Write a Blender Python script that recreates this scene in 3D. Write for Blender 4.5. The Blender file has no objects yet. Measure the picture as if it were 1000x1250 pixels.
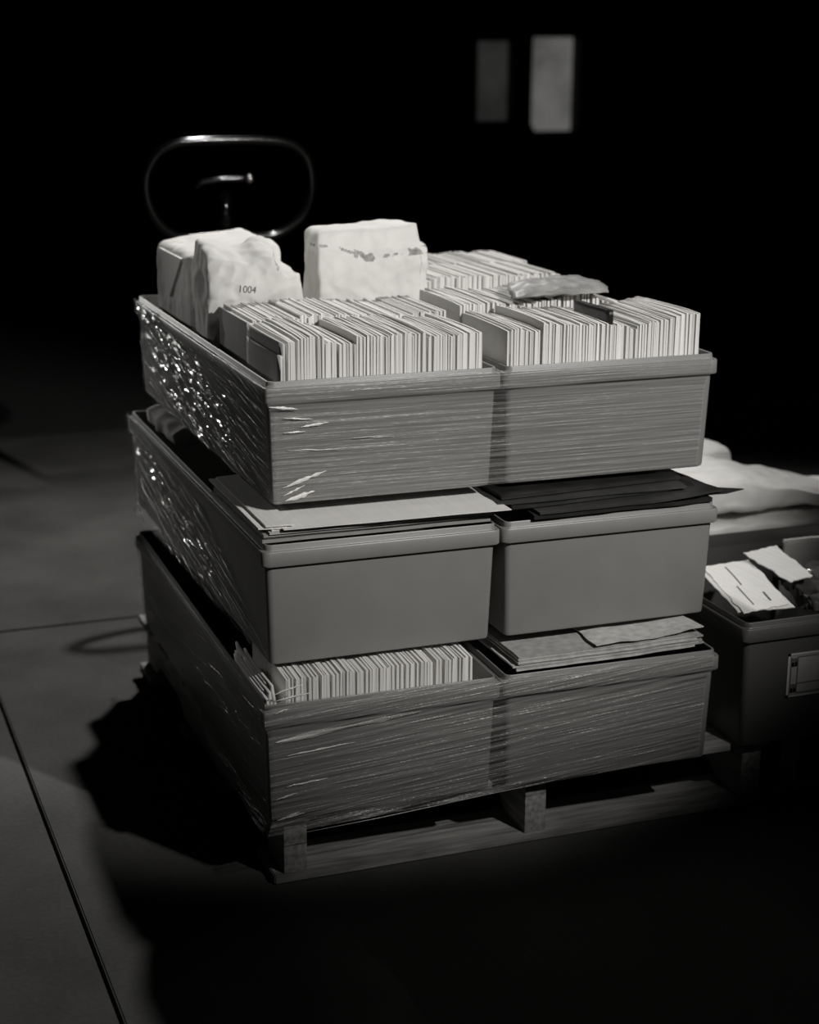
import bpy, bmesh, math, random
from mathutils import Vector, Matrix, noise
random.seed(7)
C = bpy.context.scene.collection
S = bpy.context.scene
# ------------------------------------------------------------ camera
CAM = Vector((-0.79244, -2.80195, 1.55332)); YAW, PITCH, ROLL, F = 0.36308, 0.27268, 0.0067, 2.06584
cy_, sy_, cp_, sp_ = math.cos(YAW), math.sin(YAW), math.cos(PITCH), math.sin(PITCH)
fwd = Vector((sy_*cp_, cy_*cp_, -sp_)); rgt = Vector((cy_, -sy_, 0)); up = rgt.cross(fwd)
r2 = rgt*math.cos(ROLL)+up*math.sin(ROLL); u2 = -rgt*math.sin(ROLL)+up*math.cos(ROLL)
cd = bpy.data.cameras.new('camera'); cam = bpy.data.objects.new('camera', cd); C.objects.link(cam)
m = Matrix((r2, u2, -fwd)).transposed().to_4x4(); m.translation = CAM; cam.matrix_world = m
cd.sensor_fit = 'HORIZONTAL'; cd.sensor_width = 56; cd.lens = 56*F
cd.dof.use_dof = True; cd.dof.focus_distance = 3.15; cd.dof.aperture_fstop = 5.6
cd.clip_end = 100; S.camera = cam
# ------------------------------------------------------------ world and lamps
S.view_settings.view_transform = 'Standard'; S.view_settings.look = 'None'
S.view_settings.exposure = 0; S.view_settings.gamma = 1; S.view_settings.use_curve_mapping = False
w = bpy.data.worlds.new('night'); S.world = w; w.use_nodes = True
w.node_tree.nodes['Background'].inputs[0].default_value = (.9, .95, 1, 1)
w.node_tree.nodes['Background'].inputs[1].default_value = 0.0012
def spot(name, loc, target, energy, size_deg, blend, radius):
    l = bpy.data.lights.new(name, 'SPOT'); o = bpy.data.objects.new(name, l); C.objects.link(o)
    l.energy = energy; l.spot_size = math.radians(size_deg); l.spot_blend = blend; l.shadow_soft_size = radius
    l.color = (1, .985, .955)
    o.location = loc; o.rotation_euler = (Vector(target)-Vector(loc)).to_track_quat('-Z', 'Y').to_euler()
    return o
spot('yard_lamp', (.71, 2.50, 3.05), (.3, .4, 0), 215, 110, .6, .045)           # high lamp behind the load
spot('dock_floodlight', (1.55, -2.80, 2.95), (.50, .54, .99), 530, 34.1, .68, .05)   # beam from in front and above, its soft lower rim ends at the pallet
spot('side_lamp', (-3.4, .9, 2.1), (.0, .70, 1.24), 36, 14, .9, .05)             # narrow beam from the left onto the upper side of the load
spot('far_lamp', (-.90, 4.15, 1.30), (-.02, .85, .80), 75, 17, .5, .05)           # low lamp behind and to the left

# ------------------------------------------------------------ materials
def nt(name):
    m = bpy.data.materials.new(name); m.use_nodes = True
    return m, m.node_tree.nodes, m.node_tree.links, m.node_tree.nodes['Principled BSDF']
def warm(v, a=1): return (v, v*.985, v*.955, a)
def mat(name, v, rough=.6, var=.15, scale=30, bump=0., bscale=200, spec=.5, stretch=None, metal=0, v2=None):
    m, N, L, b = nt(name)
    tc = N.new('ShaderNodeTexCoord'); mp = N.new('ShaderNodeMapping'); L.new(tc.outputs['Object'], mp.inputs[0])
    if stretch: mp.inputs['Scale'].default_value = stretch
    n = N.new('ShaderNodeTexNoise'); n.inputs['Scale'].default_value = scale; n.inputs['Detail'].default_value = 6
    L.new(mp.outputs[0], n.inputs['Vector'])
    r = N.new('ShaderNodeValToRGB'); L.new(n.outputs[0], r.inputs[0])
    lo = v*(1-var) if v2 is None else v2
    r.color_ramp.elements[0].position = .3; r.color_ramp.elements[1].position = .7
    r.color_ramp.elements[0].color = warm(lo); r.color_ramp.elements[1].color = warm(v*(1+var*.5))
    L.new(r.outputs[0], b.inputs['Base Color'])
    b.inputs['Roughness'].default_value = rough; b.inputs['Specular IOR Level'].default_value = spec
    b.inputs['Metallic'].default_value = metal
    if bump:
        n2 = N.new('ShaderNodeTexNoise'); n2.inputs['Scale'].default_value = bscale; n2.inputs['Detail'].default_value = 4
        L.new(mp.outputs[0], n2.inputs['Vector'])
        bp = N.new('ShaderNodeBump'); bp.inputs['Strength'].default_value = bump; bp.inputs['Distance'].default_value = .002
        L.new(n2.outputs[0], bp.inputs['Height']); L.new(bp.outputs[0], b.inputs['Normal'])
    return m
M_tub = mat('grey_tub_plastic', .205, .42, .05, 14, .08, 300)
M_tub_shade = mat('shaded_tub_plastic', .085, .42, .05, 14, .08, 300)  # same tub plastic, the right-hand group's weaker light put into a darker grey
def paper_mat(name, v):
    m = mat(name, v, .85, .05, 25, .1, 90, .2); N, L = m.node_tree.nodes, m.node_tree.links; b = N['Principled BSDF']
    tc = N.new('ShaderNodeTexCoord'); mp = N.new('ShaderNodeMapping'); mp.inputs['Scale'].default_value = (700, 1.5, 1.5); L.new(tc.outputs['Object'], mp.inputs[0])
    n = N.new('ShaderNodeTexNoise'); n.inputs['Scale'].default_value = 1; n.inputs['Detail'].default_value = 1; L.new(mp.outputs[0], n.inputs['Vector'])
    oi = N.new('ShaderNodeObjectInfo'); a = N.new('ShaderNodeMapRange'); L.new(n.outputs[0], a.inputs[0]); a.inputs[1].default_value = .3; a.inputs[2].default_value = .7; a.inputs[3].default_value = .84; a.inputs[4].default_value = 1.04
    c = N.new('ShaderNodeMapRange'); L.new(oi.outputs['Random'], c.inputs[0]); c.inputs[3].default_value = .9; c.inputs[4].default_value = 1.03
    mu = N.new('ShaderNodeMath'); mu.operation = 'MULTIPLY'; L.new(a.outputs[0], mu.inputs[0]); L.new(c.outputs[0], mu.inputs[1])
    src = b.inputs['Base Color'].links[0].from_socket; vm = N.new('ShaderNodeVectorMath'); vm.operation = 'SCALE'; L.new(src, vm.inputs[0]); L.new(mu.outputs[0], vm.inputs['Scale']); L.new(vm.outputs[0], b.inputs['Base Color'])
    return m
M_paper = [paper_mat('envelope_paper_%s' % a, v) for a, v in (('bright', .88), ('white', .8), ('cream', .7), ('grey', .56))]
M_edge = mat('dark_envelope_paper', .16, .8, .2, 20)
M_bag = mat('kraft_parcel_paper', .72, .9, .07, 18, .35, 60, .2)
M_bag2 = mat('pale_parcel_paper', .82, .9, .06, 22, .3, 70, .2)
M_smudge = mat('ink_smudge', .17, .9, .5, 130, v2=.5)
M_ink = mat('stamp_ink', .12, .9, .4, 200)
M_flat = [mat('magazine_paper_%s' % a, v, .5, .1, 20) for a, v in (('pale', .62), ('mid', .4), ('dull', .26))]
M_black = mat('black_folder_plastic', .022, .3, .4, 15, .4, 40)
M_blackm = mat('dark_folder_card', .035, .5, .5, 12, .2, 60)
M_news = [mat('newsprint_%s' % a, v, .9, .25, 60) for a, v in (('light', .5), ('dull', .33))]
M_pouch = mat('grey_pouch_vinyl', .3, .5, .3, 25, .5, 60)
M_wood = mat('weathered_pallet_wood', .42, .85, .5, 6, .5, 50, stretch=(1.5, 14, 14))
M_woodx = mat('weathered_stringer_wood', .42, .85, .5, 6, .5, 50, stretch=(14, 1.5, 14))
M_sack = mat('white_wrapped_bundle', .83, .45, .07, 14, .5, 26, .5)
M_iron = mat('black_painted_steel', .003, .14, .3, 20, .15, 80)
M_wheel = mat('black_rubber_wheel', .02, .7, .3, 20)
M_wall = mat('dark_plaster_wall', .03, .9, .3, 2)
M_door = mat('dark_steel_door', .06, .8, .2, 3)
M_frame = mat('dark_window_frame', .01, .8, .2, 3)
M_asph = mat('asphalt', .03, .95, .4, 30, .4, 80)

def floor_mat():
    m, N, L, b = nt('stained_concrete')
    tc = N.new('ShaderNodeTexCoord')
    a = N.new('ShaderNodeTexNoise'); a.inputs['Scale'].default_value = 3.2; a.inputs['Detail'].default_value = 8; L.new(tc.outputs['Object'], a.inputs[0])
    c = N.new('ShaderNodeTexNoise'); c.inputs['Scale'].default_value = 90; c.inputs['Detail'].default_value = 5; L.new(tc.outputs['Object'], c.inputs[0])
    mx = N.new('ShaderNodeMath'); mx.operation = 'MULTIPLY_ADD'; L.new(c.outputs[0], mx.inputs[0]); mx.inputs[1].default_value = .35; L.new(a.outputs[0], mx.inputs[2])
    r = N.new('ShaderNodeValToRGB'); L.new(mx.outputs[0], r.inputs[0])
    r.color_ramp.elements[0].position = .4; r.color_ramp.elements[0].color = warm(.07)
    r.color_ramp.elements[1].position = .85; r.color_ramp.elements[1].color = warm(.13)
    L.new(r.outputs[0], b.inputs['Base Color']); b.inputs['Roughness'].default_value = .9; b.inputs['Specular IOR Level'].default_value = .2
    bp = N.new('ShaderNodeBump'); bp.inputs['Strength'].default_value = .3; bp.inputs['Distance'].default_value = .003
    L.new(c.outputs[0], bp.inputs['Height']); L.new(bp.outputs[0], b.inputs['Normal'])
    return m
M_floor = floor_mat()

def film_mat(name, su, sv, base, gain, bump, rough, skew=0., body=.35, coat=.2, lo=.62, hi=1.0, ior=1.5):
    """clear stretch film, UV in metres: streaks run along u"""
    m, N, L, b = nt(name)
    out = N['Material Output']; uv = N.new('ShaderNodeUVMap'); uv.uv_map = 'UVMap'
    def nz(a, c, det, sk=0.):
        mp = N.new('ShaderNodeMapping'); mp.inputs['Scale'].default_value = (a, c, 1); mp.inputs['Rotation'].default_value = (0, 0, sk)
        # rotate first, then stretch
        ro = N.new('ShaderNodeMapping'); ro.inputs['Rotation'].default_value = (0, 0, sk); L.new(uv.outputs[0], ro.inputs[0])
        mp.inputs['Rotation'].default_value = (0, 0, 0); L.new(ro.outputs[0], mp.inputs[0])
        n = N.new('ShaderNodeTexNoise'); n.inputs['Scale'].default_value = 1; n.inputs['Detail'].default_value = det
        L.new(mp.outputs[0], n.inputs['Vector']); return n
    n1 = nz(su, sv, 5, skew); n2 = nz(su*2.2, sv*2.6, 3, skew*.6); n3 = nz(2.5, 9, 3, skew)
    pr = N.new('ShaderNodeMath'); pr.operation = 'MULTIPLY_ADD'; L.new(n2.outputs[0], pr.inputs[0]); pr.inputs[1].default_value = .5; L.new(n1.outputs[0], pr.inputs[2])
    r = N.new('ShaderNodeMapRange'); L.new(pr.outputs[0], r.inputs[0]); r.inputs[1].default_value = lo; r.inputs[2].default_value = hi
    r.inputs[3].default_value = base; r.inputs[4].default_value = gain
    tr = N.new('ShaderNodeBsdfTransparent'); tr.inputs[0].default_value = (.93, .93, .93, 1)
    b.inputs['Base Color'].default_value = warm(body); b.inputs['Roughness'].default_value = rough
    b.inputs['IOR'].default_value = ior; b.inputs['Specular IOR Level'].default_value = .7; b.inputs['Coat Weight'].default_value = coat; b.inputs['Coat Roughness'].default_value = rough*.6
    hs = N.new('ShaderNodeMath'); hs.operation = 'MULTIPLY_ADD'; L.new(n3.outputs[0], hs.inputs[0]); hs.inputs[1].default_value = 1.2; L.new(pr.outputs[0], hs.inputs[2])
    bp = N.new('ShaderNodeBump'); bp.inputs['Strength'].default_value = 1; bp.inputs['Distance'].default_value = bump
    L.new(hs.outputs[0], bp.inputs['Height']); L.new(bp.outputs[0], b.inputs['Normal'])
    mx = N.new('ShaderNodeMixShader'); L.new(r.outputs[0], mx.inputs[0]); L.new(tr.outputs[0], mx.inputs[1]); L.new(b.outputs[0], mx.inputs[2])
    L.new(mx.outputs[0], out.inputs[0])
    return m
M_film_front = film_mat('stretch_film_front', 3.0, 150, .07, .5, .003, .25, 0, .42)
M_film_side = film_mat('stretch_film_side', 5., 190, .03, 1.0, .0115, .14, .14, .02, 1., .76, .92, 2.6)
M_film_low = film_mat('stretch_film_low', 2.5, 110, .08, .65, .005, .2, -.10, .45, .08)
M_film_dull = film_mat('stretch_film_dull', 3, 90, .03, .4, .006, .25, -.1, .1)

# ------------------------------------------------------------ helpers
def link(name, bm, mats, parent=None, smooth=False):
    me = bpy.data.meshes.new(name); bm.to_mesh(me); bm.free()
    for mm in (mats if isinstance(mats, (list, tuple)) else [mats]): me.materials.append(mm)
    if smooth:
        for p in me.polygons: p.use_smooth = True
    o = bpy.data.objects.new(name, me); C.objects.link(o)
    if parent: o.parent = parent
    return o
def crisp(o):
    md = o.modifiers.new('edges', 'EDGE_SPLIT'); md.split_angle = math.radians(32); return o
def tag(o, label=None, cat=None, group=None, kind=None):
    if label: o['label'] = label
    if cat: o['category'] = cat
    if group: o['group'] = group
    if kind: o['kind'] = kind
    return o
def empty(name, mw, label, cat, group=None):
    o = bpy.data.objects.new(name, None); C.objects.link(o); o.empty_display_size = .1
    o.matrix_world = mw if isinstance(mw, Matrix) else Matrix.Translation(mw)
    return tag(o, label, cat, group)
def box(bm, x0, x1, y0, y1, z0, z1, bev=0):
    g = bmesh.ops.create_cube(bm, size=1)['verts']
    for v in g: v.co = Vector((x0+(v.co.x+.5)*(x1-x0), y0+(v.co.y+.5)*(y1-y0), z0+(v.co.z+.5)*(z1-z0)))
    if bev:
        es = list({e for v in g for e in v.link_edges}); bmesh.ops.bevel(bm, geom=es, offset=bev, segments=2, affect='EDGES')
def grid_box(n, fn, bm=None):
    """cube subdivided n x n per face, mapped by fn(u,v,w) with u,v,w in -1..1"""
    bm = bm or bmesh.new(); cache = {}
    def V(i, j, k):
        if (i, j, k) not in cache: cache[(i, j, k)] = bm.verts.new(fn(2*i/n-1, 2*j/n-1, 2*k/n-1))
        return cache[(i, j, k)]
    for a in range(n):
        for b in range(n):
            for f in ([(a, b, 0), (a, b+1, 0), (a+1, b+1, 0), (a+1, b, 0)], [(a, b, n), (a+1, b, n), (a+1, b+1, n), (a, b+1, n)],
                      [(a, 0, b), (a+1, 0, b), (a+1, 0, b+1), (a, 0, b+1)], [(a, n, b), (a, n, b+1), (a+1, n, b+1), (a+1, n, b)],
                      [(0, a, b), (0, a, b+1), (0, a+1, b+1), (0, a+1, b)], [(n, a, b), (n, a+1, b), (n, a+1, b+1), (n, a, b+1)]):
                bm.faces.new([V(*q) for q in f])
    return bm
def tube(bm, pts, r, seg=10, cap=True):
    pts = [Vector(p) for p in pts]; rings = []
    rr = r if isinstance(r, (list, tuple)) else [r]*len(pts)
    prev = None
    for i, p in enumerate(pts):
        t = (pts[min(i+1, len(pts)-1)]-pts[max(i-1, 0)]).normalized()
        a = t.cross(Vector((0, 0, 1)) if abs(t.z) < .9 else Vector((1, 0, 0))).normalized() if prev is None else (prev-t*prev.dot(t)).normalized()
        prev = a; b = t.cross(a)
        rings.append([bm.verts.new(p+(a*math.cos(q*2*math.pi/seg)+b*math.sin(q*2*math.pi/seg))*rr[i]) for q in range(seg)])
    for A, B in zip(rings, rings[1:]):
        for q in range(seg): bm.faces.new([A[q], A[(q+1) % seg], B[(q+1) % seg], B[q]])
    if cap:
        bm.faces.new(rings[0][::-1]); bm.faces.new(rings[-1])
def fbm(x, y, z, s=1.): return noise.fractal(Vector((x*s, y*s, z*s)), 1.0, 2.0, 4)
def ridge(x, y, z, s): return 1-abs(noise.noise(Vector((x*s, y*s, z*s))))*2
# layers of the load: origin, small turn, depth, base height, fitted to the photograph
HP, PITCHZ, H, W = .148, .284, .235, .4735
LAY = [(-.026, -.040, -.017, 1.219), (-.003, .024, -.006, 1.235), (.029, .105, -.002, 1.15)]
def LM(i, u=0, v=0, z=0):
    x, y, r, D = LAY[i]
    return Matrix.Translation((x, y, HP+i*PITCHZ)) @ Matrix.Rotation(r, 4, 'Z') @ Matrix.Translation((u, v, z))

# ------------------------------------------------------------ structure
bm = bmesh.new()
xs = [(-7, -.364), (-.356, 2.6), (2.608, 9)]; ys = [(-7, 1.626), (1.636, 3.9)]
for a in xs:
    for b_ in ys: box(bm, a[0], a[1], b_[0], b_[1], -.12, 0, .003)
box(bm, -7, 9, -7, 3.9, -.16, -.018)
tag(link('floor', bm, M_floor), kind='structure')
bm = bmesh.new(); box(bm, -9, 14, 3.9, 9.2, -.2, -.03)
tag(link('floor', bm, M_asph), kind='structure')
bm = bmesh.new(); box(bm, -9, 14, 3.9, 3.97, -.15, .012, .005)
tag(link('trim_1', bm, M_asph), kind='structure')
# far wall with two lit window openings
YW = 9.0; wx = [(4.14, 4.36), (4.47, 4.76)]
def wz(px_z): return px_z
W1 = (4.19, 4.49, .965, 1.545); W2 = (4.63, 5.02, .885, 1.575)
bm = bmesh.new(); xe = [-9, W1[0], W1[1], W2[0], W2[1], 14]
for k in range(5):
    if k == 1: box(bm, xe[k], xe[k+1], YW, YW+.2, -.2, W1[2]); box(bm, xe[k], xe[k+1], YW, YW+.2, W1[3], 6)
    elif k == 3: box(bm, xe[k], xe[k+1], YW, YW+.2, -.2, W2[2]); box(bm, xe[k], xe[k+1], YW, YW+.2, W2[3], 6)
    else: box(bm, xe[k], xe[k+1], YW, YW+.2, -.2, 6)
tag(link('wall_back', bm, M_wall), kind='structure')
def pane_mat(name, lo, hi):
    m, N, L, b = nt(name)
    tc = N.new('ShaderNodeTexCoord'); n = N.new('ShaderNodeTexNoise'); n.inputs['Scale'].default_value = 3; n.inputs['Detail'].default_value = 3
    L.new(tc.outputs['Object'], n.inputs[0]); r = N.new('ShaderNodeValToRGB'); L.new(n.outputs[0], r.inputs[0])
    r.color_ramp.elements[0].position = .35; r.color_ramp.elements[1].position = .65
    r.color_ramp.elements[0].color = warm(lo); r.color_ramp.elements[1].color = warm(hi)
    b.inputs['Base Color'].default_value = warm(.05); L.new(r.outputs[0], b.inputs['Emission Color']); b.inputs['Emission Strength'].default_value = 1
    return m
for k, (a, lo, hi) in enumerate(((W1, .013, .026), (W2, .055, .115))):
    bm = bmesh.new(); x0, x1, z0, z1 = a
    if k: pts = [(x0+.10, z0), (x1, z0), (x1, z1), (x0, z1), (x0, z0+.16)]
    else: pts = [(x0, z0), (x1, z0), (x1, z1), (x0, z1)]
    f0 = [bm.verts.new((x, YW+.10, z)) for x, z in pts]; f1 = [bm.verts.new((x, YW+.11, z)) for x, z in pts]
    bm.faces.new(f0); bm.faces.new(f1[::-1])
    for i in range(len(pts)): bm.faces.new([f0[i], f1[i], f1[(i+1) % len(pts)], f0[(i+1) % len(pts)]])
    g = link('window_%d' % (k+1), bm, pane_mat('lit_pane_%s' % ('dim', 'bright')[k], lo, hi)); tag(g, kind='structure')
    bm = bmesh.new(); e = .03
    for q in ((x0-e, x0+.004, z0-e, z1+e), (x1-.004, x1+e, z0-e, z1+e), (x0-e, x1+e, z0-e, z0+.004), (x0-e, x1+e, z1-.004, z1+e)):
        box(bm, q[0], q[1], YW-.02, YW+.12, q[2], q[3])
    link('window_frame', bm, M_frame, g)
bm = bmesh.new(); box(bm, 5.3, 6.2, YW-.05, YW-.002, -.03, 1.75+.3, .01)
tag(link('door_1', bm, M_door), kind='structure')

# ------------------------------------------------------------ pallets
def pallet(name, mw, PWd, label, D=1.22):
    e = empty(name, mw, label, 'pallet', 'wooden pallets on the floor')
    zt = HP
    for k, x in enumerate((0.02, PWd/2-.02, PWd-.065)):
        bm = bmesh.new(); prof = [(0.004, .02), (.10, .02), (.13, .045), (.15, .055), (.34, .055), (.37, .045), (.40, .02), (D-.40, .02), (D-.37, .045), (D-.34, .055), (D-.15, .055), (D-.13, .045), (D-.10, .02), (D-.004, .02), (D-.004, zt-.018), (.004, zt-.018)]
        A = [bm.verts.new((x, y, z)) for y, z in prof]; B = [bm.verts.new((x+.045, y, z)) for y, z in prof]
        bm.faces.new(A[::-1]); bm.faces.new(B)
        for i in range(len(prof)): bm.faces.new([A[i], A[(i+1) % len(prof)], B[(i+1) % len(prof)], B[i]])
        bmesh.ops.recalc_face_normals(bm, faces=bm.faces)
        link('stringer', bm, M_woodx, e)
    y = 0.0; ws = [.13, .085, .085, .085, .085, .085, .13]; gap = (D-sum(ws))/6
    for k, wd in enumerate(ws):
        bm = bmesh.new(); box(bm, 0, PWd, y, y+wd, zt-.018, zt-.001, .002); link('deck_board', bm, M_wood, e); y += wd+gap
    for y0, wd in ((0, .13), (.42, .09), (.71, .09), (D-.13, .13)):
        bm = bmesh.new(); box(bm, 0, PWd, y0, y0+wd, .001, .019, .002); link('bottom_board', bm, M_wood, e)
    return e
pallet('pallet', Matrix.Translation((.006, .006, 0)), 1.083, 'worn wooden pallet under the tall stack of wrapped mail tubs')
pallet('pallet', Matrix.Translation((1.115, .03, 0)), 1.05, 'shadowed wooden pallet under the labelled tub at the right edge')

# ------------------------------------------------------------ mail tubs
def rring(bm, x0, x1, y0, y1, z, r, seg=5):
    vs = []
    for cx, cy, a0 in ((x1-r, y1-r, 0), (x0+r, y1-r, 90), (x0+r, y0+r, 180), (x1-r, y0+r, 270)):
        for k in range(seg+1):
            a = math.radians(a0+90*k/seg); vs.append(bm.verts.new((cx+r*math.cos(a), cy+r*math.sin(a), z)))
    return vs
def shell(bm, Wd, D, prof, capfirst=False, caplast=False):
    prev = None
    for ins, z, r in prof:
        R = rring(bm, ins, Wd-ins, ins, D-ins, z, r)
        if prev:
            for i in range(len(R)): bm.faces.new([prev[i], prev[(i+1) % len(R)], R[(i+1) % len(R)], R[i]])
        elif capfirst: bm.faces.new(R[::-1])
        prev = R
    if caplast: bm.faces.new(prev)
    return bm
def tub(mw, Wd, D, h, mt, label):
    e = empty('mail_tub', mw, label, 'mail tub', 'grey plastic mail tubs')
    b = shell(bmesh.new(), Wd, D, [(.026, .0005, .010), (.022, .000, .010), (.0170, .003, .011), (.0158, .008, .012), (.0095, h-.030, .013), (.0125, h-.030, .012), (.0175, .007, .010)], True, True)
    crisp(link('tub_body', b, mt, e, True))
    r = shell(bmesh.new(), Wd, D, [(.0094, h-.038, .012), (.002, h-.040, .014), (.0008, h-.038, .015), (.0008, h-.014, .015), (.0022, h-.0115, .014), (.0075, h-.0115, .013), (.0085, h-.010, .013), (.0088, h-.0015, .013), (.0098, h, .012), (.0120, h, .011), (.0130, h-.0012, .011), (.0130, h-.03, .011), (.0094, h-.038, .012)])
    bmesh.ops.remove_doubles(r, verts=r.verts, dist=1e-5)
    crisp(link('rim', r, mt, e, True))
    return e
names = {(0, 0, 0): 'grey mail tub at the bottom left of the stack, packed with upright letters',
         (0, 1, 0): 'grey mail tub at the bottom right of the stack, holding loose newspapers',
         (1, 0, 0): 'grey mail tub in the middle left of the stack with pale flats on it',
         (1, 1, 0): 'grey mail tub in the middle right of the stack, black folders on its rim',
         (2, 0, 0): 'grey mail tub at the top left front of the stack, full of upright letters',
         (2, 1, 0): 'grey mail tub at the top right front of the stack, full of upright letters'}
for i in range(3):
    for a in range(2): tub(LM(i, a*W, 0), W-.001, LAY[i][3], H, M_tub, names[(i, a, 0)])

# ------------------------------------------------------------ letters
def letter_mesh(t, l, h, k):
    """an upright envelope: thin, thicker in the middle, edges slightly soft, corners slightly rounded"""
    rnd = random.Random(k); bm = bmesh.new()
    ny, nz = 5, 4; V = {}
    lean = rnd.uniform(-.003, .003)
    for s in (-1, 1):
        for j in range(ny+1):
            for q in range(nz+1):
                y = j/ny; z = q/nz
                ed = min(1, 4*min(y, 1-y)+.93)*min(1, 5*min(z+.3, 1-z)+.8)
                yy = y*l; zz = z*h
                if q == nz and j in (0, ny): zz -= .0015
                if q == nz: zz += .0012*math.sin(3*y+k)
                V[(s, j, q)] = bm.verts.new((s*t/2*ed+lean*z, yy, zz))
    for j in range(ny):
        for q in range(nz):
            bm.faces.new([V[(1, j, q)], V[(1, j+1, q)], V[(1, j+1, q+1)], V[(1, j, q+1)]])
            bm.faces.new([V[(-1, j, q)], V[(-1, j, q+1)], V[(-1, j+1, q+1)], V[(-1, j+1, q)]])
    for j in range(ny):
        bm.faces.new([V[(-1, j, nz)], V[(1, j, nz)], V[(1, j+1, nz)], V[(-1, j+1, nz)]]); bm.faces.new([V[(-1, j, 0)], V[(-1, j+1, 0)], V[(1, j+1, 0)], V[(1, j, 0)]])
    for q in range(nz):
        bm.faces.new([V[(-1, 0, q)], V[(1, 0, q)], V[(1, 0, q+1)], V[(-1, 0, q+1)]]); bm.faces.new([V[(-1, ny, q)], V[(-1, ny, q+1)], V[(1, ny, q+1)], V[(1, ny, q)]])
    return bm
LET = []
for k in range(36):
    mi = random.choices([0, 1, 2, 3, 4], [8, 9, 5, 1.4, .3])[0]
    mm = (M_paper+[M_edge])[mi]
    me = bpy.data.meshes.new('envelope'); b_ = letter_mesh(1.0, 1.0, 1.0, k)
    # real sizes are set here, per mesh: thickness 1 unit = 5 mm nominal
    th = random.uniform(.0034, .0062); ll = random.uniform(.225, .24); hh = .27
    b_.free(); b_ = letter_mesh(th, ll, hh, k); b_.to_mesh(me); b_.free()
    me.materials.append(mm); LET.append((me, th, ll))
def interp(tab, x):
    for (a, b), (c, d) in zip(tab, tab[1:]):
        if x <= c: return b+(d-b)*max(0, (x-a))/(c-a)
    return tab[-1][1]
def letters(i, x0, x1, yf, topz, label, group, tscale=1., hbase=.27, wob=.002, gaps=()):
    """row of upright envelopes in layer frame i, fronts at y = yf, tops at world height topz(x)"""
    x = x0; n = 0
    while x < x1-.003:
        me, th, ll = random.choice(LET); sx = tscale*random.uniform(.9, 1.1); t = th*sx
        zt = interp(topz, x)+random.uniform(-wob, wob)
        zb = HP+i*PITCHZ+.008; sz = (zt-zb)/.27
        o = bpy.data.objects.new('envelope', me); C.objects.link(o)
        if n == 0: base = o
        o.matrix_world = Matrix.Translation((0, 0, 0))
        y = (yf(x) if callable(yf) else yf)+random.uniform(-.0006, .0006)
        M = LM(i, x+t/2, y-LAY[i][1], .008) @ Matrix.Rotation(random.uniform(-.004, .004), 4, 'Z') @ Matrix.Diagonal((sx, 1, sz, 1))
        o.matrix_world = M; tag(o, label, 'letter', group); n += 1
        x += t*1.0+random.choice([0, 0, 0, 0, 0, .0002, .0010])
        for g0, g1 in gaps:
            if g0 < x < g1: x = g1
    return n
lay2x = LAY[2][0]
TL = [(0, 1.003), (.04, 1.010), (.085, 1.019), (.12, 1.029), (.15, 1.026), (.152, 1.016), (.21, 1.009), (.213, 1.024), (.28, 1.023), (.32, 1.026), (.322, 1.021), (.352, 1.027), (.354, 1.016), (.46, 1.019), (.5, 1.019)]
TR = [(.45, 1.02), (.545, 1.020), (.588, 1.013), (.590, 1.030), (.64, 1.024), (.70, 1.022), (.756, 1.019), (.79, 1.006), (.80, 1.016), (.828, 1.023), (.838, 1.021), (.9, 1.031), (.95, 1.034)]
def sh(tab, d): return [(a-d, b) for a, b in tab]
fr_tl = lambda x: .130+(.004 if x < .15 else 0)-(.003 if .2 < x < .3 else 0)
n1 = letters(2, .052, .440, fr_tl, sh(TL, lay2x), 'upright white envelope in the front row of the top left tub', 'envelopes in the front row of the top left tub', gaps=((.176, .178), (.312, .315)))
n2 = letters(2, W+.019, W+.437, lambda x: .127+(.006 if x < .56 else 0), sh(TR, lay2x), 'upright white envelope in the front row of the top right tub', 'envelopes in the front row of the top right tub', gaps=((.558, .561),))
BL = [(0, .421), (.44, .423)]
n3 = letters(0, .052, .425, lambda x: -.040+.034, BL, 'upright envelope under the middle tub, in the bottom left tub', 'envelopes in the bottom left tub', 1.15, gaps=((.075, .079),))
R2 = [(.45, 1.028), (.58, 1.034), (.66, 1.026), (.72, 1.035), (.81, 1.045), (.85, 1.020), (.97, 1.02)]
n4 = letters(2, W+.019, W+.40, .378, sh(R2, lay2x), 'upright white envelope in the second row of the top right tub', 'envelopes in the second row of the top right tub', 1.3)
print('LETTERS', n1, n2, n3, n4, n1+n2+n3+n4)
# the rest of the packed rows, beyond counting, as one object
bm = bmesh.new()
def stuff_row(x0, x1, yf, tab, ll, zlo=.735):
    x = x0
    while x < x1:
        t = random.uniform(.003, .0065); z1 = interp(tab, x)+random.uniform(-.004, .004); y = yf+random.uniform(-.004, .004)
        n0 = len(bm.verts); box(bm, x, x+t*.93, y, y+ll, zlo, z1)
        mi = random.choices([0, 1, 2, 3], [7, 8, 5, 2])[0]
        bm.faces.ensure_lookup_table()
        for f in bm.faces[-6:]: f.material_index = mi
        x += t
stuff_row(.075, .49, .378, [(0, 1.012), (.2, 1.025), (.24, 1.025), (.34, 1.016), (.44, 1.018), (.5, 1.02)], .225)
stuff_row(.575, .90, .70, [(.45, 1.022), (.62, 1.042), (.9, 1.038)], .22)
stuff_row(.60, .93, .945, [(.45, 1.032), (.93, 1.036)], .22)
stuff_row(.57, .90, .70-.0001, [(.5, 1.0), (.9, 1.0)], .22) if False else None
tag(link('envelope_rows', bm, M_paper), 'densely packed rows of white envelopes behind the front rows of the top tubs', 'letters', kind='stuff')
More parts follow.
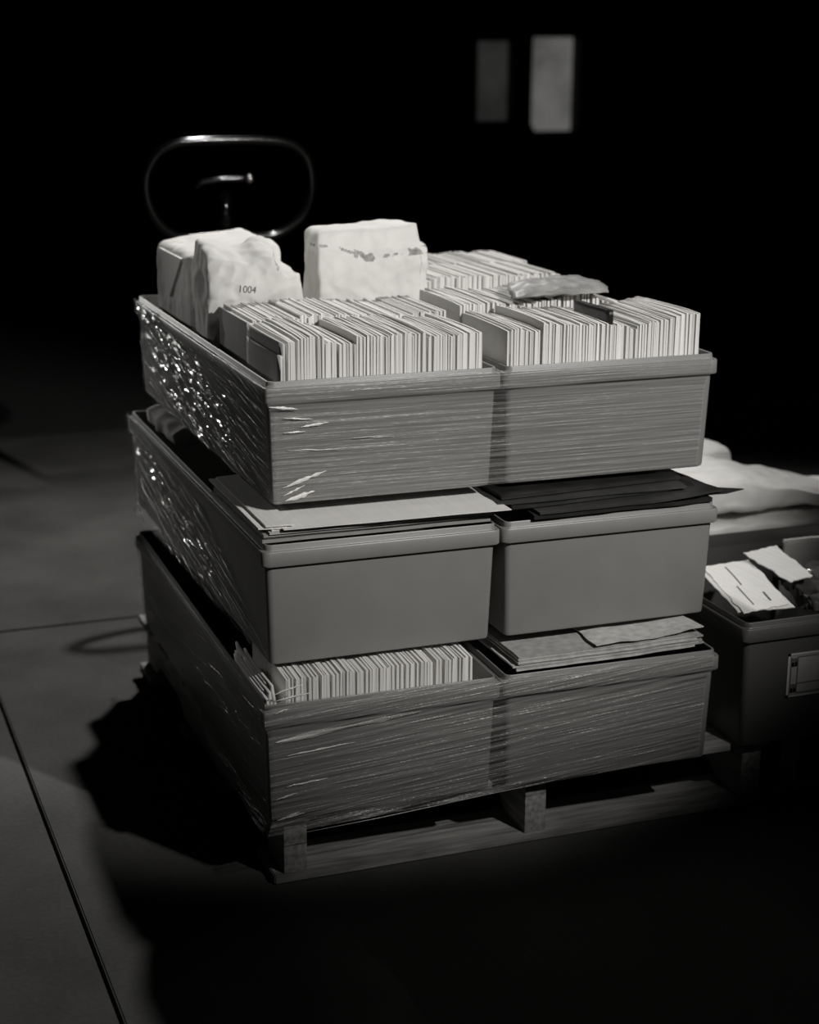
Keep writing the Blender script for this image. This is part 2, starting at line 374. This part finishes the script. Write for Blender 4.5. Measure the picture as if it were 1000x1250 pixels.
# separate cards and envelopes that stand apart
def slab(name, mw, w_, l_, h_, mt, label, cat='letter', bend=.0, n=10, seedk=1, group=None, wave=.0):
    def fn(u, v, q):
        x = u*w_/2+bend*(1-v*v)+wave*fbm(seedk, v*1.5, q*1.2); return Vector((x, (v+1)/2*l_, (q+1)/2*h_))
    o = link(name, grid_box(n, fn), mt, None, True); o.matrix_world = mw; return tag(o, label, cat, group)
slab('envelope', LM(2, .047, .03, .012), .004, .25, .288, M_paper[3], 'large grey-sided envelope standing at the left end of the top left tub', bend=-.002)
slab('envelope', LM(2, .041, .027, .012), .0035, .235, .266, M_paper[2], 'short pale card envelope in front of the tall grey-sided one, top left tub', bend=-.003)
# letters slumped over the left rim of the bottom left tub
for k in range(5):
    M = LM(0, .050+.0046*k, .018+.012*((k*3) % 5), .012) @ Matrix.Rotation(-.15, 4, 'Y') @ Matrix.Rotation(-.004, 4, 'Z')
    slab('envelope', M, .0038, .25-.014*((k*2) % 5), .252-.004*(4-k), M_paper[(1, 0, 1, 2, 1)[k]], 'envelope slumped over the left rim of the bottom left tub', group='envelopes slumped over the bottom left rim', bend=-.002)
# dark wallet standing between letters
slab('wallet', Matrix.Translation((.742, .135, .93)) @ Matrix.Rotation(.02, 4, 'Z'), .009, .15, .115, M_black, 'black wallet edge standing proud of the letters beside the grey pouch', 'wallet', wave=.003)

# ------------------------------------------------------------ flats, folders, newspapers
def sheet(name, pts, z, th, mt, label, cat, group=None, amp=.002, n=26, seedk=0, zfn=None, mats=None, face_mat=None, scale=5):
    """a flat item: quadrilateral outline pts (4 corners, x y), thickness th, gently wavy"""
    P = [Vector((a, b)) for a, b in pts]; bm = bmesh.new()
    g = {}
    for s in (0, 1):
        for i in range(n+1):
            for j in range(n+1):
                u, v = i/n, j/n
                p = (P[0]*(1-u)+P[1]*u)*(1-v)+(P[3]*(1-u)+P[2]*u)*v
                e = amp*1.5*noise.noise(Vector((u*7, v*7, seedk*3.1)))
                zz = z+s*th+amp*noise.noise(Vector((p.x*scale, p.y*scale, seedk*1.7)))
                if zfn: zz += zfn(u, v)
                g[(s, i, j)] = bm.verts.new((p.x+(e if i in (0, n) else 0), p.y+(e if j in (0, n) else 0), zz))
    for i in range(n):
        for j in range(n):
            f = bm.faces.new([g[(1, i, j)], g[(1, i+1, j)], g[(1, i+1, j+1)], g[(1, i, j+1)]])
            if face_mat: f.material_index = face_mat((i+.5)/n, (j+.5)/n)
            bm.faces.new([g[(0, i, j)], g[(0, i, j+1)], g[(0, i+1, j+1)], g[(0, i+1, j)]])
    for i in range(n):
        bm.faces.new([g[(0, i, 0)], g[(0, i+1, 0)], g[(1, i+1, 0)], g[(1, i, 0)]]); bm.faces.new([g[(0, i, n)], g[(1, i, n)], g[(1, i+1, n)], g[(0, i+1, n)]])
        bm.faces.new([g[(0, 0, i)], g[(1, 0, i)], g[(1, 0, i+1)], g[(0, 0, i+1)]]); bm.faces.new([g[(0, n, i)], g[(0, n, i+1)], g[(1, n, i+1)], g[(1, n, i)]])
    o = link(name, bm, mats or mt, None, True)
    md = o.modifiers.new('edges', 'EDGE_SPLIT'); md.split_angle = math.radians(40)
    return tag(o, label, cat, group)
z = .668
for k in range(6):
    x0 = [.004, .010, .006, .016, .022, .040][k]; y0 = [.046, .050, .044, .040, .046, .030][k]; x1 = [.455, .45, .46, .452, .458, .487][k]
    th = [.006, .004, .005, .004, .004, .0015][k]
    lab = 'magazine lying '+('lowest', 'second from the bottom', 'in the middle', 'second from the top', 'highest')[k]+' in the pile on the middle left tub' if k < 5 else 'large pale sheet on top of the pile on the middle left tub'
    sheet('magazine' if k < 5 else 'paper_sheet', [(x0, y0), (x1, y0-.002*k), (x1, .42), (x0, .42-.006*k)], z, th, M_flat[(2, 1, 2, 1, 0, 0)[k]] if k < 5 else M_paper[1], lab, 'magazine' if k < 5 else 'paper', 'magazines piled on the middle left tub' if k < 5 else None, .0008, seedk=3)
    z += th+.0006
for k in range(2):   # bright narrow booklets along the left rim
    sheet('booklet', [(-.002+.012*k, .05-.006*k), (.05+.012*k, .04), (.06, .425), (.002+.012*k, .43-.01*k)], z-.006+.005*k+.0035, .003, M_paper[k], ('lower', 'upper')[k]+' pale booklet lying along the left rim of the middle left tub', 'booklet', None, .0006, seedk=k+9)
z = .670
blk = [([(.535, .020), (.925, .022), (.93, .42), (.55, .42)], .008, M_black, 0),
       ([(.545, .016), (.945, .018), (.95, .40), (.53, .42)], .004, M_blackm, .010),
       ([(.500, .048), (.915, .070), (.90, .42), (.50, .42)], .006, M_black, 0),
       ([(.475, .058), (.885, .055), (.90, .42), (.48, .42)], .004, M_blackm, 0),
       ([(.490, .075), (.895, .100), (.90, .42), (.49, .42)], .007, M_black, 0)]
lbl = ['black folder lying lowest on the rim of the middle right tub', 'dull dark folder with a bent corner pointing right over the middle right tub',
       'black folder third from the rim in the dark pile of the middle right tub', 'dark card folder just below the topmost one on the middle right tub', 'black folder squeezed highest under the top right tub']
for k, (p, th, mt, cr) in enumerate(blk):
    f = (lambda u, v, c=cr: c*max(0, u-.6)*2.5*max(0, 1-v*2)) if cr else None
    sheet('folder', p, z, th, mt, lbl[k], 'folder', None, .0022, seedk=20, zfn=f, scale=9)
    z += th+.002
# pointed corner of the dull folder, sticking out past the tub
bm = bmesh.new()
A = [(.90, .03, .684), (.955, .02, .686), (1.0, .028, .689), (.955, .060, .688), (.90, .12, .686)]
t_ = [bm.verts.new(v) for v in A]; b2 = [bm.verts.new((x, y, q-.002)) for x, y, q in A]
bm.faces.new(t_); bm.faces.new(b2[::-1])
for i in range(5): bm.faces.new([t_[i], b2[i], b2[(i+1) % 5], t_[(i+1) % 5]])
tag(link('plastic_sleeve', bm, M_blackm), 'thin dark plastic tip poking out to the right of the middle right tub', 'sleeve')
z = .384
for k in range(8):
    x0 = .480+random.uniform(-.004, .012); x1 = .885+random.uniform(-.02, .012); y0 = -.031+random.uniform(0, .006)
    sheet('newspaper', [(x0, y0), (x1, y0), (x1, .40), (x0, .40)], z, .003, M_news[k % 2], 'folded newspaper '+('at the very bottom', 'second from the bottom', 'third from the bottom', 'fourth from the bottom', 'fourth from the top', 'third from the top', 'second from the top', 'at the top')[k]+' of the flat pile on the bottom right tub', 'newspaper', 'newspapers piled on the bottom right tub', .002, seedk=40, zfn=lambda u, v: .004*u*u)
    z += .0036
sheet('newspaper', [(.65, -.034), (.89, -.030), (.88, .35), (.66, .35)], z+.0016, .002, M_news[0], 'crumpled pale newspaper curling up on top of the bottom right pile', 'newspaper', None, .004, seedk=60, zfn=lambda u, v: .003+.008*u*u+.002*math.sin(u*9), scale=14)

# ------------------------------------------------------------ parcels
def crumple(p, amp, s, k=0):
    q = Vector((p.x*s+k, p.y*s, p.z*s)); return Vector((noise.noise(q), noise.noise(q+Vector((9, 3, 5))), noise.noise(q+Vector((3, 7, 1)))))*amp
def parcel(name, c0, c1, top, mt, label, k, r=.12, amp=.006, smudge=None, extra=None, n=80, ex=14):
    """paper wrapped parcel between corners c0 and c1; top(u,v) lowers or raises the top"""
    def fn(u, v, q):
        def rr(a, b, c_):
            m_ = max(abs(a), abs(b), abs(c_))
            l_ = (abs(a)**ex+abs(b)**ex+abs(c_)**ex)**(1/ex)
            return m_/l_ if l_ else 1
        s = rr(u, v, q); s = 1-(1-s)*.9
        x = (c0[0]+c1[0])/2+u*s*(c1[0]-c0[0])/2; y = (c0[1]+c1[1])/2+v*s*(c1[1]-c0[1])/2
        t = (q*s+1)/2; z = c0[2]+t*(top(u, v)-c0[2])
        p = Vector((x, y, z)); d = crumple(p, amp, 13, k)+crumple(p, amp*.45, 38, k)-Vector((0, 1, 0))*amp*.35*ridge(p.x, p.y+k, p.z, 30)*(v < -.8)
        d *= min(1, max(0, (t-.35)*3))
        if extra: p = extra(p, u, v, q)
        return p+d
    bm = grid_box(n, fn)
    if smudge:
        for f in bm.faces:
            if smudge(f.calc_center_median()): f.material_index = 1
    o = link(name, bm, [mt, M_smudge], None, True)
    return tag(o, label, 'parcel')
parcel('parcel', (.062, .80, .726), (.275, 1.14, 1.1), lambda u, v: 1.110+.012*u, M_bag2, 'tall paper parcel with folded end at the far left corner of the top tubs', 3, amp=.005)
# triangular fold of the wrapping on the end of that parcel, thick paper flap
bm = bmesh.new()
A = [(.0575, .86, 1.085), (.0575, 1.08, 1.085), (.0565, .98, .985)]
t_ = [bm.verts.new(v) for v in A]; b2 = [bm.verts.new((x+.006, y, q)) for x, y, q in A]
bm.faces.new(t_); bm.faces.new(b2[::-1])
for i in range(3): bm.faces.new([t_[i], b2[i], b2[(i+1) % 3], t_[(i+1) % 3]])
bmesh.ops.recalc_face_normals(bm, faces=bm.faces)
par = bpy.data.objects['parcel']; fl = link('folded_flap', bm, M_bag2, par)
def top2(u, v): return 1.135-.030*max(0, -v)-.030*max(0, u)**2+.008*math.sin(u*5)
def ex2(p, u, v, q):   # torn, pushed-in upper front right corner
    d = max(0, 1-((p.x-.245)**2/.0016+(p.z-1.10)**2/.0012))
    return p+Vector((-.012*d, .025*d, -.012*d))
bag2 = parcel('parcel', (.056, .625, .726), (.268, .76, 1.1), top2, M_bag, 'crumpled paper parcel with stamped digits and a torn corner, top left tubs', 11, amp=.010, extra=ex2,
              smudge=lambda c: .205 < c.x < .240 and c.y < .70 and 1.085 < c.z < 1.112 and noise.noise(c*120) > -.25)
bag3 = parcel('parcel', (.318, .685, .726), (.572, .80, 1.1), lambda u, v: 1.158+.004*u-(.035 if u > .86 else 0), M_bag2, 'upright white paper parcel with a smudged crease, standing alone behind the letters', 5, amp=.005,
              extra=lambda p, u, v, q: p+Vector((0, .014*max(0, (p.z-1.115)/.04), 0)) if p.z > 1.115 else p,
              smudge=lambda c: c.y < .74 and abs(c.z-(1.122-.028*min(1, max(0, (c.x-.35)/.08))+.012*max(0, (c.x-.45)/.1))) < (.009 if (.40 < c.x < .445 or c.x > .525) else .003) and noise.noise(c*70) > -.05, n=150)
# stamped digits
def text_mesh(body, size, mw, mt, name, parent):
    cu = bpy.data.curves.new(name, 'FONT'); cu.body = body; cu.size = size; cu.extrude = .0004; cu.align_x = 'CENTER'
    t = bpy.data.objects.new('tmp', cu); C.objects.link(t); dg = bpy.context.evaluated_depsgraph_get(); me = bpy.data.meshes.new_from_object(t.evaluated_get(dg))
    bpy.data.objects.remove(t); me.materials.append(mt)
    o = bpy.data.objects.new(name, me); C.objects.link(o); o.parent = parent; o.matrix_world = mw; return o
bpy.context.view_layer.update()
text_mesh('1004', .021, Matrix.Translation((.140, .6085, 1.040)) @ Matrix.Rotation(math.radians(90), 4, 'X') @ Matrix.Rotation(-.12, 4, 'Z'), M_ink, 'stamped_digits', bag2)
from mathutils.bvhtree import BVHTree   # lay the print onto the crumpled paper
bv = BVHTree.FromPolygons([v.co.copy() for v in bag2.data.vertices], [tuple(p.vertices) for p in bag2.data.polygons])
st = [o for o in bag2.children if o.name.startswith('stamped_digits')][0]; mwi = st.matrix_world.copy(); inv = mwi.inverted()
for v in st.data.vertices:
    p = mwi @ v.co; off = p.y-.6085; h = bv.ray_cast(Vector((p.x, .55, p.z)), Vector((0, 1, 0)))
    if h[0]: v.co = inv @ Vector((p.x, h[0].y-.0007+off*.5, p.z))
# grey vinyl pouch lying on the letters
def fnp(u, v, q):
    a = math.sqrt(max(0, 1-u*u*.92))*math.sqrt(max(0, 1-v*v*.9)); x = .768+u*.108+v*.03; y = .435+v*.085
    p = Vector((x, y, 1.046+q*.016*a+.006*(1-u*u))); return p+crumple(p, .007, 28, 2)+crumple(p, .003, 70, 4)
tag(link('pouch', grid_box(30, fnp), M_pouch, None, True), 'crumpled grey vinyl pouch lying on the letters of the top right tub', 'pouch')
def fnd(u, v, q):
    p = Vector((.625+u*.045, .80+v*.06, 1.025+q*.006*(1-u*u*.5))); return p+crumple(p, .008, 25, 8)
tag(link('pouch', grid_box(16, fnd), M_blackm, None, True), 'dark flattened pouch behind the upright white parcel', 'pouch')
def fnc(u, v, q):
    p = Vector((.06+u*.012, .60+v*.02, .967+q*.01)); return p+crumple(p, .005, 40, 8)
def fng(u, v, q):
    p = Vector((.06+u*.035, .98+v*.14, .685+q*.022*math.sqrt(max(0, 1-u*u*.7)))); return p+crumple(p, .008, 20, 12)
tag(link('parcel', grid_box(20, fng), M_bag, None, True), 'pale padded parcel glimpsed in the dark gap under the top left rear tub', 'parcel')

# ------------------------------------------------------------ right-hand group
HR = .275
tub(Matrix.Translation((.980, -.040, HP)), .66, .60, HR, M_tub_shade, 'dark grey mail tub with a label card, at the right edge, shade put into its grey')
tub(Matrix.Translation((1.05, .575, HP)), .56, .62, .232, M_tub_shade, 'dark grey mail tub behind the labelled one, under the white bundles, shade put into its grey')
bpy.context.view_layer.update()
rt = [o for o in bpy.data.objects if o.get('label', '').startswith('dark grey mail tub with a label')][0]
# label card in its holder
bm = bmesh.new(); x0, x1, z0, z1 = .114, .40, .101, .196; yf = .009
for q in ((x0, x0+.006, z0, z1), (x1-.006, x1, z0, z1), (x0, x1, z0, z0+.005), (x0, x1, z1-.005, z1)): box(bm, q[0], q[1], yf+.001, yf+.007, q[2], q[3])
lh = link('label_holder', bm, M_flat[0], rt); lh['label'] = 'pale label frame'
bm = bmesh.new(); box(bm, x0+.005, x1-.005, yf+.001, yf+.006, z0+.004, z1-.004)
lc = link('label_card', bm, M_flat[1], lh)
bm = bmesh.new()
def lb(a, b, c_, d): box(bm, a, b, yf-.0006, yf+.0015, c_, d)
for zc in (z0+.010, z1-.028):   # printed dark squares, with a paler notch inside
    lb(x0+.008, x0+.0135, zc, zc+.018); lb(x0+.0155, x0+.021, zc, zc+.018); lb(x0+.008, x0+.021, zc, zc+.009)
lb(x0+.0225, x0+.0238, z0+.007, z1-.008); lb(x0+.0072, x0+.0080, z0+.008, z1-.008)
lb(x0+.0225, x1-.01, z0+.0285, z0+.0297); lb(x0+.0225, x1-.01, z1-.0085, z1-.0075); lb(x0+.0225, x1-.01, z0+.0082, z0+.0092)
link('label_print', bm, M_ink, lc)
# printed sheets on the tub
def pm(u, v):
    if .30 < u < .335 and .10 < v < .50: return 1
    if .40 < u < .43 and .50 < v < .92: return 1
    if .68 < u < .74 and .12 < v < .30: return 1
    return 0
sheet('printed_sheet', [(1.01, .015), (1.130, .036), (1.219, .335), (1.09, .32)], .425, .002, None, 'white printed form with address lines on top of the labelled tub', 'paper', None, .004, 60, 71, lambda u, v: .002, [M_paper[0], M_ink], pm, 6)
sheet('paper_sheet', [(1.005, .03), (1.135, .02), (1.20, .30), (1.08, .32)], .4235, .002, M_paper[1], 'blank white sheet under the printed form on the labelled tub', 'paper', None, .002, 30, 72)
sheet('paper_sheet', [(1.185, .12), (1.235, .11), (1.285, .33), (1.205, .34)], .442, .002, M_paper[1], 'narrow white sheet slipping down behind the printed form', 'paper', None, .004, 24, 73, lambda u, v: .012*u)
def bagfn(u, v, q):
    p = Vector((1.34+u*.12+v*.03, .155+v*.12, .414+q*.013)); return p+crumple(p, .014, 22, 31)+crumple(p, .006, 60, 32)
tag(link('plastic_bag', grid_box(36, bagfn), M_film_dull if False else mat('smoky_plastic_bag', .10, .18, .5, 25, .6, 50), None, True), 'smoky crumpled plastic bag beside the printed form in the labelled tub', 'bag')
slab('envelope', Matrix.Translation((1.425, .525, .18)) @ Matrix.Rotation(math.radians(-90), 4, 'Z') @ Matrix.Rotation(.06, 4, 'Y'), .006, .20, .225, M_bag, 'large pale envelope standing at the back of the labelled tub', bend=.004, n=16, seedk=4, wave=.004)
# piles of wrapped white bundles
def bundle(cx, cy, z0, z1, rx, ry, label, k, sl=.0, rot=0):
    def fn(u, v, q):
        l_ = (abs(u)**5+abs(v)**5+abs(q)**4)**(1/5) or 1; s = max(abs(u), abs(v), abs(q))/l_; s = 1-(1-s)*1.0
        x = u*s*rx; y = v*s*ry
        zz = (z0+z1)/2+q*s*(z1-z0)/2-sl*max(0, u*rx+cx-1.35)*(q+1)/2
        c_, s_ = math.cos(rot), math.sin(rot)
        p = Vector((cx+x*c_-y*s_, cy+x*s_+y*c_, zz))
        fo = .002*ridge(p.x*.4, p.y, p.z, 11)
        return p+crumple(p, .010, 7, k)+crumple(p, .006, 22, k)+crumple(p, .0015, 60, k)+Vector((0, -fo*(v < -.9), fo*.6))
    tag(link('wrapped_bundle', grid_box(50, fn), M_sack, None, True), label, 'bundle', 'white wrapped bundles')
bundle(1.42, .745, .390, .434, .34, .155, 'flattened white wrapped bundle lying lowest, behind the printed form', 1, rot=-.03)
bundle(1.42, .745, .446, .545, .34, .15, 'large white wrapped bundle on top of the flatter one at the right', 2, sl=.22)
bundle(1.44, 1.03, .392, .524, .11, .11, 'rounded white bundle peeking out behind the large one', 3)

# ------------------------------------------------------------ stretch wrap
def film(name, pathf, z0f, z1f, mt, parent, zb, nz=70, nu=170, amp=.0015, k=0, ridges=60, tw=.004):
    """film following the tub wall; pathf(inset) gives its course, z0f/z1f(t) lower and upper edge; UV in metres"""
    def at(ins, t):
        P = [Vector((a, b, 0)) for a, b in pathf(ins)]; L_ = [0]
        for a, b in zip(P, P[1:]): L_.append(L_[-1]+(b-a).length)
        s_ = L_[-1]*t; j = max(q for q in range(len(P)-1) if L_[q] <= s_+1e-9)
        a, b = P[j], P[j+1]; d = (b-a).normalized(); return a+d*(s_-L_[j]), Vector((d.y, -d.x, 0)), s_
    bm = bmesh.new(); uvl = bm.loops.layers.uv.new('UVMap'); g = {}; uvs = {}
    for i in range(nu+1):
        t = i/nu
        for q in range(nz+1):
            z = z0f(t)+(z1f(t)-z0f(t))*q/nz; r = z-zb
            if r > H-.036: ins = -.0012
            elif r > H-.060: ins = -.0012+(H-.036-r)/.024*.0087
            else: ins = .0128-r*.030
            if r < 0: ins = .0128+r*.6
            p, nrm, s_ = at(ins, t)
            o = amp*noise.noise(Vector((s_*3+k, z*ridges, k)))+amp*.8*noise.noise(Vector((s_*9+k, z*ridges*2.2, k+4)))
            v = bm.verts.new(p+nrm*(o+amp)+Vector((0, 0, z))); g[(i, q)] = v; uvs[v] = (s_, z)
    for i in range(nu):
        for q in range(nz):
            f = bm.faces.new([g[(i, q)], g[(i+1, q)], g[(i+1, q+1)], g[(i, q+1)]])
            for lp in f.loops: lp[uvl].uv = uvs[lp.vert]
    return link(name, bm, mt, parent, True)
def LP(i, u, v):
    p = LM(i, u, v) @ Vector((0, 0, 0)); return (p.x, p.y)
def front(i): return lambda n: [LP(i, .005+n, n), LP(i, 2*W-.022-n, n)]
def side(i, d): return lambda n: [LP(i, .01+n, d-n), LP(i, n, d-.01-n), LP(i, n, .004+n)]
wt = empty('stretch_wrap', Matrix.Identity(4), 'clear stretch wrap glittering around the top pair of mail tubs', 'stretch wrap', 'clear stretch wrap')
ZB = [HP+i*PITCHZ for i in range(3)]
film('front_wrap', front(2), lambda t: ZB[2]+.004, lambda t: ZB[2]+H-.004, M_film_front, wt, ZB[2], amp=.0008, k=1)
film('side_wrap', side(2, 1.15), lambda t: ZB[2]+.004, lambda t: ZB[2]+H-.006, M_film_side, wt, ZB[2], amp=.002, k=2, ridges=60, nu=260, nz=110)
wm = empty('stretch_wrap', Matrix.Identity(4), 'clear stretch wrap drawn along the left side of the middle tubs', 'stretch wrap', 'clear stretch wrap')
film('side_wrap', lambda n: side(1, 1.235)(n)[:3], lambda t: ZB[1]+.004-.02*(1-t), lambda t: ZB[1]+H-.004-.05*t-.16*max(0, (t-.55)/.45), M_film_side, wm, ZB[1], amp=.002, k=5, ridges=60, nu=260, nz=100)
wb = empty('stretch_wrap', Matrix.Identity(4), 'clear stretch wrap pulled tight around the bottom tubs and the pallet edge', 'stretch wrap', 'clear stretch wrap')
film('front_wrap', front(0), lambda t: HP-.02+.03*t, lambda t: ZB[0]+H+.01-.014*t, M_film_low, wb, ZB[0], amp=.0012, k=8, ridges=40, nz=110, nu=200)
film('side_wrap', side(0, 1.21), lambda t: HP-.02, lambda t: ZB[0]+H-.01, M_film_dull, wb, ZB[0], amp=.003, k=9, ridges=30)
# rolled folds of film across the front of the bottom tubs
M_fold = mat('bunched_stretch_film', .8, .16, .2, 30, .5, 40, .9, stretch=(4, 40, 40))
FOLDS = [  # layer, x0, z0, x1, z1, half width
    (2, 0.036, 0.907, 0.093, 0.899, 0.0016), (2, 0.066, 0.883, 0.123, 0.877, 0.0010), (2, 0.099, 0.864, 0.153, 0.869, 0.0015),
    (2, 0.066, 0.855, 0.108, 0.855, 0.0010), (2, 0.073, 0.822, 0.172, 0.816, 0.0006), (2, 0.201, 0.836, 0.282, 0.833, 0.0004),
    (2, 0.064, 0.750, 0.149, 0.777, 0.0022), (2, 0.068, 0.724, 0.126, 0.739, 0.0026), (2, 0.064, 0.734, 0.107, 0.752, 0.0012),
    (0, -0.006, 0.409, 0.052, 0.422, 0.0013), (0, -0.003, 0.396, 0.067, 0.404, 0.0013), (0, -0.003, 0.372, 0.023, 0.378, 0.0010),
    (0, 0.000, 0.311, 0.141, 0.324, 0.0036), (0, 0.125, 0.322, 0.283, 0.335, 0.0026), (0, 0.022, 0.281, 0.153, 0.290, 0.0011),
    (0, 0.021, 0.219, 0.101, 0.224, 0.0012), (0, 0.000, 0.195, 0.040, 0.203, 0.0010), (0, 0.002, 0.153, 0.055, 0.160, 0.0014), (0, 0.020, 0.158, 0.045, 0.163, 0.0010)]
def film_y(i, z):
    r = z-ZB[i]; ins = -.0012 if r > H-.036 else (-.0012+(H-.036-r)/.024*.0087 if r > H-.060 else .0128-r*.030)
    return LAY[i][1]+ins-.0022
for k, (i, x0, z0, x1, z1, r) in enumerate(FOLDS):
    bm = bmesh.new(); n = 24; rows = []
    for a in range(n+1):
        t = a/n; x = x0+(x1-x0)*t; zc = z0+(z1-z0)*t+.0012*noise.noise(Vector((t*4, k, 1))); y = film_y(i, zc)
        wv = 2.3*r*max(.06, math.sin(math.pi*(.03+.94*t)))*(.75+.5*noise.noise(Vector((t*7, k, 0))))
        rows.append([bm.verts.new((x, y-(.0016 if q == 2 else .0008 if q in (1, 3) else 0), zc+(q-2)/2*wv)) for q in range(5)])
    for A, B in zip(rows, rows[1:]):
        for q in range(4): bm.faces.new([A[q], B[q], B[q+1], A[q+1]])
    link('film_fold', bm, M_fold, wt if i == 2 else wb, True)
bm = bmesh.new(); tube(bm, [(.05, -.035, .122), (.2, -.036, .128), (.35, -.035, .136), (.5, -.034, .144)], [.0006, .0009, .0008, .0004], 6); link('film_fold', bm, M_fold, wb, True)

# crinkles of film catching the light along the left side: small tilted creases
M_crease = mat('crinkled_stretch_film', .5, .22, .2, 40, .3, 60, .9); M_crease.node_tree.nodes['Principled BSDF'].inputs['IOR'].default_value = 2.2
def creases(i, bands, n, parent, seed):
    rnd = random.Random(seed); bm = bmesh.new()
    for k in range(n):
        (y0, z0), (y1, z1), sp = rnd.choice(bands); t = rnd.random()**.8
        v = y0+(y1-y0)*t+rnd.gauss(0, .03); z = z0+(z1-z0)*t+rnd.gauss(0, sp)
        r = z-ZB[i]
        if not (.01 < r < H-.012) or not (.03 < v < LAY[i][3]-.02): continue
        ins = -.0012 if r > H-.036 else (-.0012+(H-.036-r)/.024*.0087 if r > H-.060 else .0128-r*.030)
        ln = rnd.uniform(.008, .045)*(1.2-t*.4); wd = rnd.uniform(.0008, .0026)*(1.25-.5*t); ti = math.radians(rnd.uniform(8, 62)); sl = rnd.uniform(.02, .30)
        row = []
        for a in range(5):
            q = a/4; f = math.sin(math.pi*(.08+.84*q)); yy = v-ln*(q-.5); zz = z-sl*ln*(q-.5)+.0008*math.sin(q*6+k)
            c = LM(i, ins-.0035, yy) @ Vector((0, 0, 0)); w2 = wd*f
            row.append((bm.verts.new((c.x+w2*math.sin(ti)*.5, c.y, zz+w2*math.cos(ti))), bm.verts.new((c.x-w2*math.sin(ti)*.5-.0004, c.y, zz-w2*math.cos(ti)))))
        for A, B in zip(row, row[1:]): bm.faces.new([A[0], A[1], B[1], B[0]])
    link('film_creases', bm, M_crease, parent, True)
creases(2, [((1.10, .925), (.45, .86), .018), ((1.02, .86), (.25, .775), .02), ((.80, .90), (.30, .80), .03), ((1.05, .80), (.5, .745), .014)], 330, wt, 4)
creases(1, [((1.15, .60), (.45, .50), .016), ((1.0, .57), (.35, .47), .022)], 150, wm, 5)

# ------------------------------------------------------------ pallet jack behind the load
YJ = 1.85
pj = empty('pallet_jack', Vector((.45, YJ-.2, 0)), 'black pallet jack handle loop rising out of the dark behind the load', 'pallet jack')
pj.matrix_world = Matrix.Identity(4)
def sc(x, z): s = 1.081; return (CAM.x+(x-CAM.x)*s, YJ, CAM.z+(z-CAM.z)*s)
ctrl = [(.33, 1.065), (.40, 1.055), (.47, 1.06), (.537, 1.106), (.562, 1.17), (.556, 1.237), (.53, 1.275), (.49, 1.293), (.42, 1.300), (.34, 1.301), (.26, 1.300), (.20, 1.294), (.155, 1.27), (.125, 1.22), (.124, 1.16), (.15, 1.10), (.20, 1.06), (.27, 1.057), (.33, 1.065)]
pts = []
for a in range(len(ctrl)-1):
    p0, p1, p2, p3 = ctrl[max(a-1, 0)], ctrl[a], ctrl[a+1], ctrl[min(a+2, len(ctrl)-1)]
    for q in range(5):
        t = q/5; pts.append(sc(*[.5*((2*p1[c])+(-p0[c]+p2[c])*t+(2*p0[c]-5*p1[c]+4*p2[c]-p3[c])*t*t+(-p0[c]+3*p1[c]-3*p2[c]+p3[c])*t**3) for c in (0, 1)]))
pts.append(sc(*ctrl[-1]))
bm = bmesh.new(); tube(bm, pts, .0115, 12); link('handle_loop', bm, M_iron, pj, True)
bm = bmesh.new(); c0 = sc(.33, 1.06); tube(bm, [c0, (c0[0]+.01, YJ-.03, .75), (.47, YJ-.12, .30)], .019, 12); link('pole', bm, M_iron, pj, True)
bm = bmesh.new(); tube(bm, [sc(.328, 1.065), sc(.328, 1.12), sc(.328, 1.17)], [.016, .014, .012], 10)
tube(bm, [sc(.25, 1.185), sc(.27, 1.197), sc(.33, 1.203), sc(.37, 1.203), sc(.394, 1.203)], .008, 10); link('control_lever', bm, M_iron, pj, True)
bm = bmesh.new(); bmesh.ops.create_uvsphere(bm, u_segments=14, v_segments=10, radius=.012, matrix=Matrix.Translation(sc(.394, 1.203))); link('lever_knob', bm, mat('chrome_knob', .8, .12, .05, 5, metal=1), pj, True)
bm = bmesh.new(); tube(bm, [(.47, YJ-.12, .10), (.47, YJ-.12, .34)], .055, 16); box(bm, .33, .61, YJ-.25, YJ-.20, .06, .30, .01); box(bm, .42, .52, YJ-.22, YJ-.1, .08, .14, .01); link('pump_body', bm, M_iron, pj)
for x in (.20, .60):
    bm = bmesh.new(); box(bm, x, x+.15, .30, YJ-.2, .062, .100, .008); link('fork', bm, M_iron, pj)
for x in (.43, .51):
    bm = bmesh.new(); tube(bm, [(x-.02, YJ-.12, .085), (x+.02, YJ-.12, .085)], .085, 20); link('wheel', bm, M_wheel, pj)
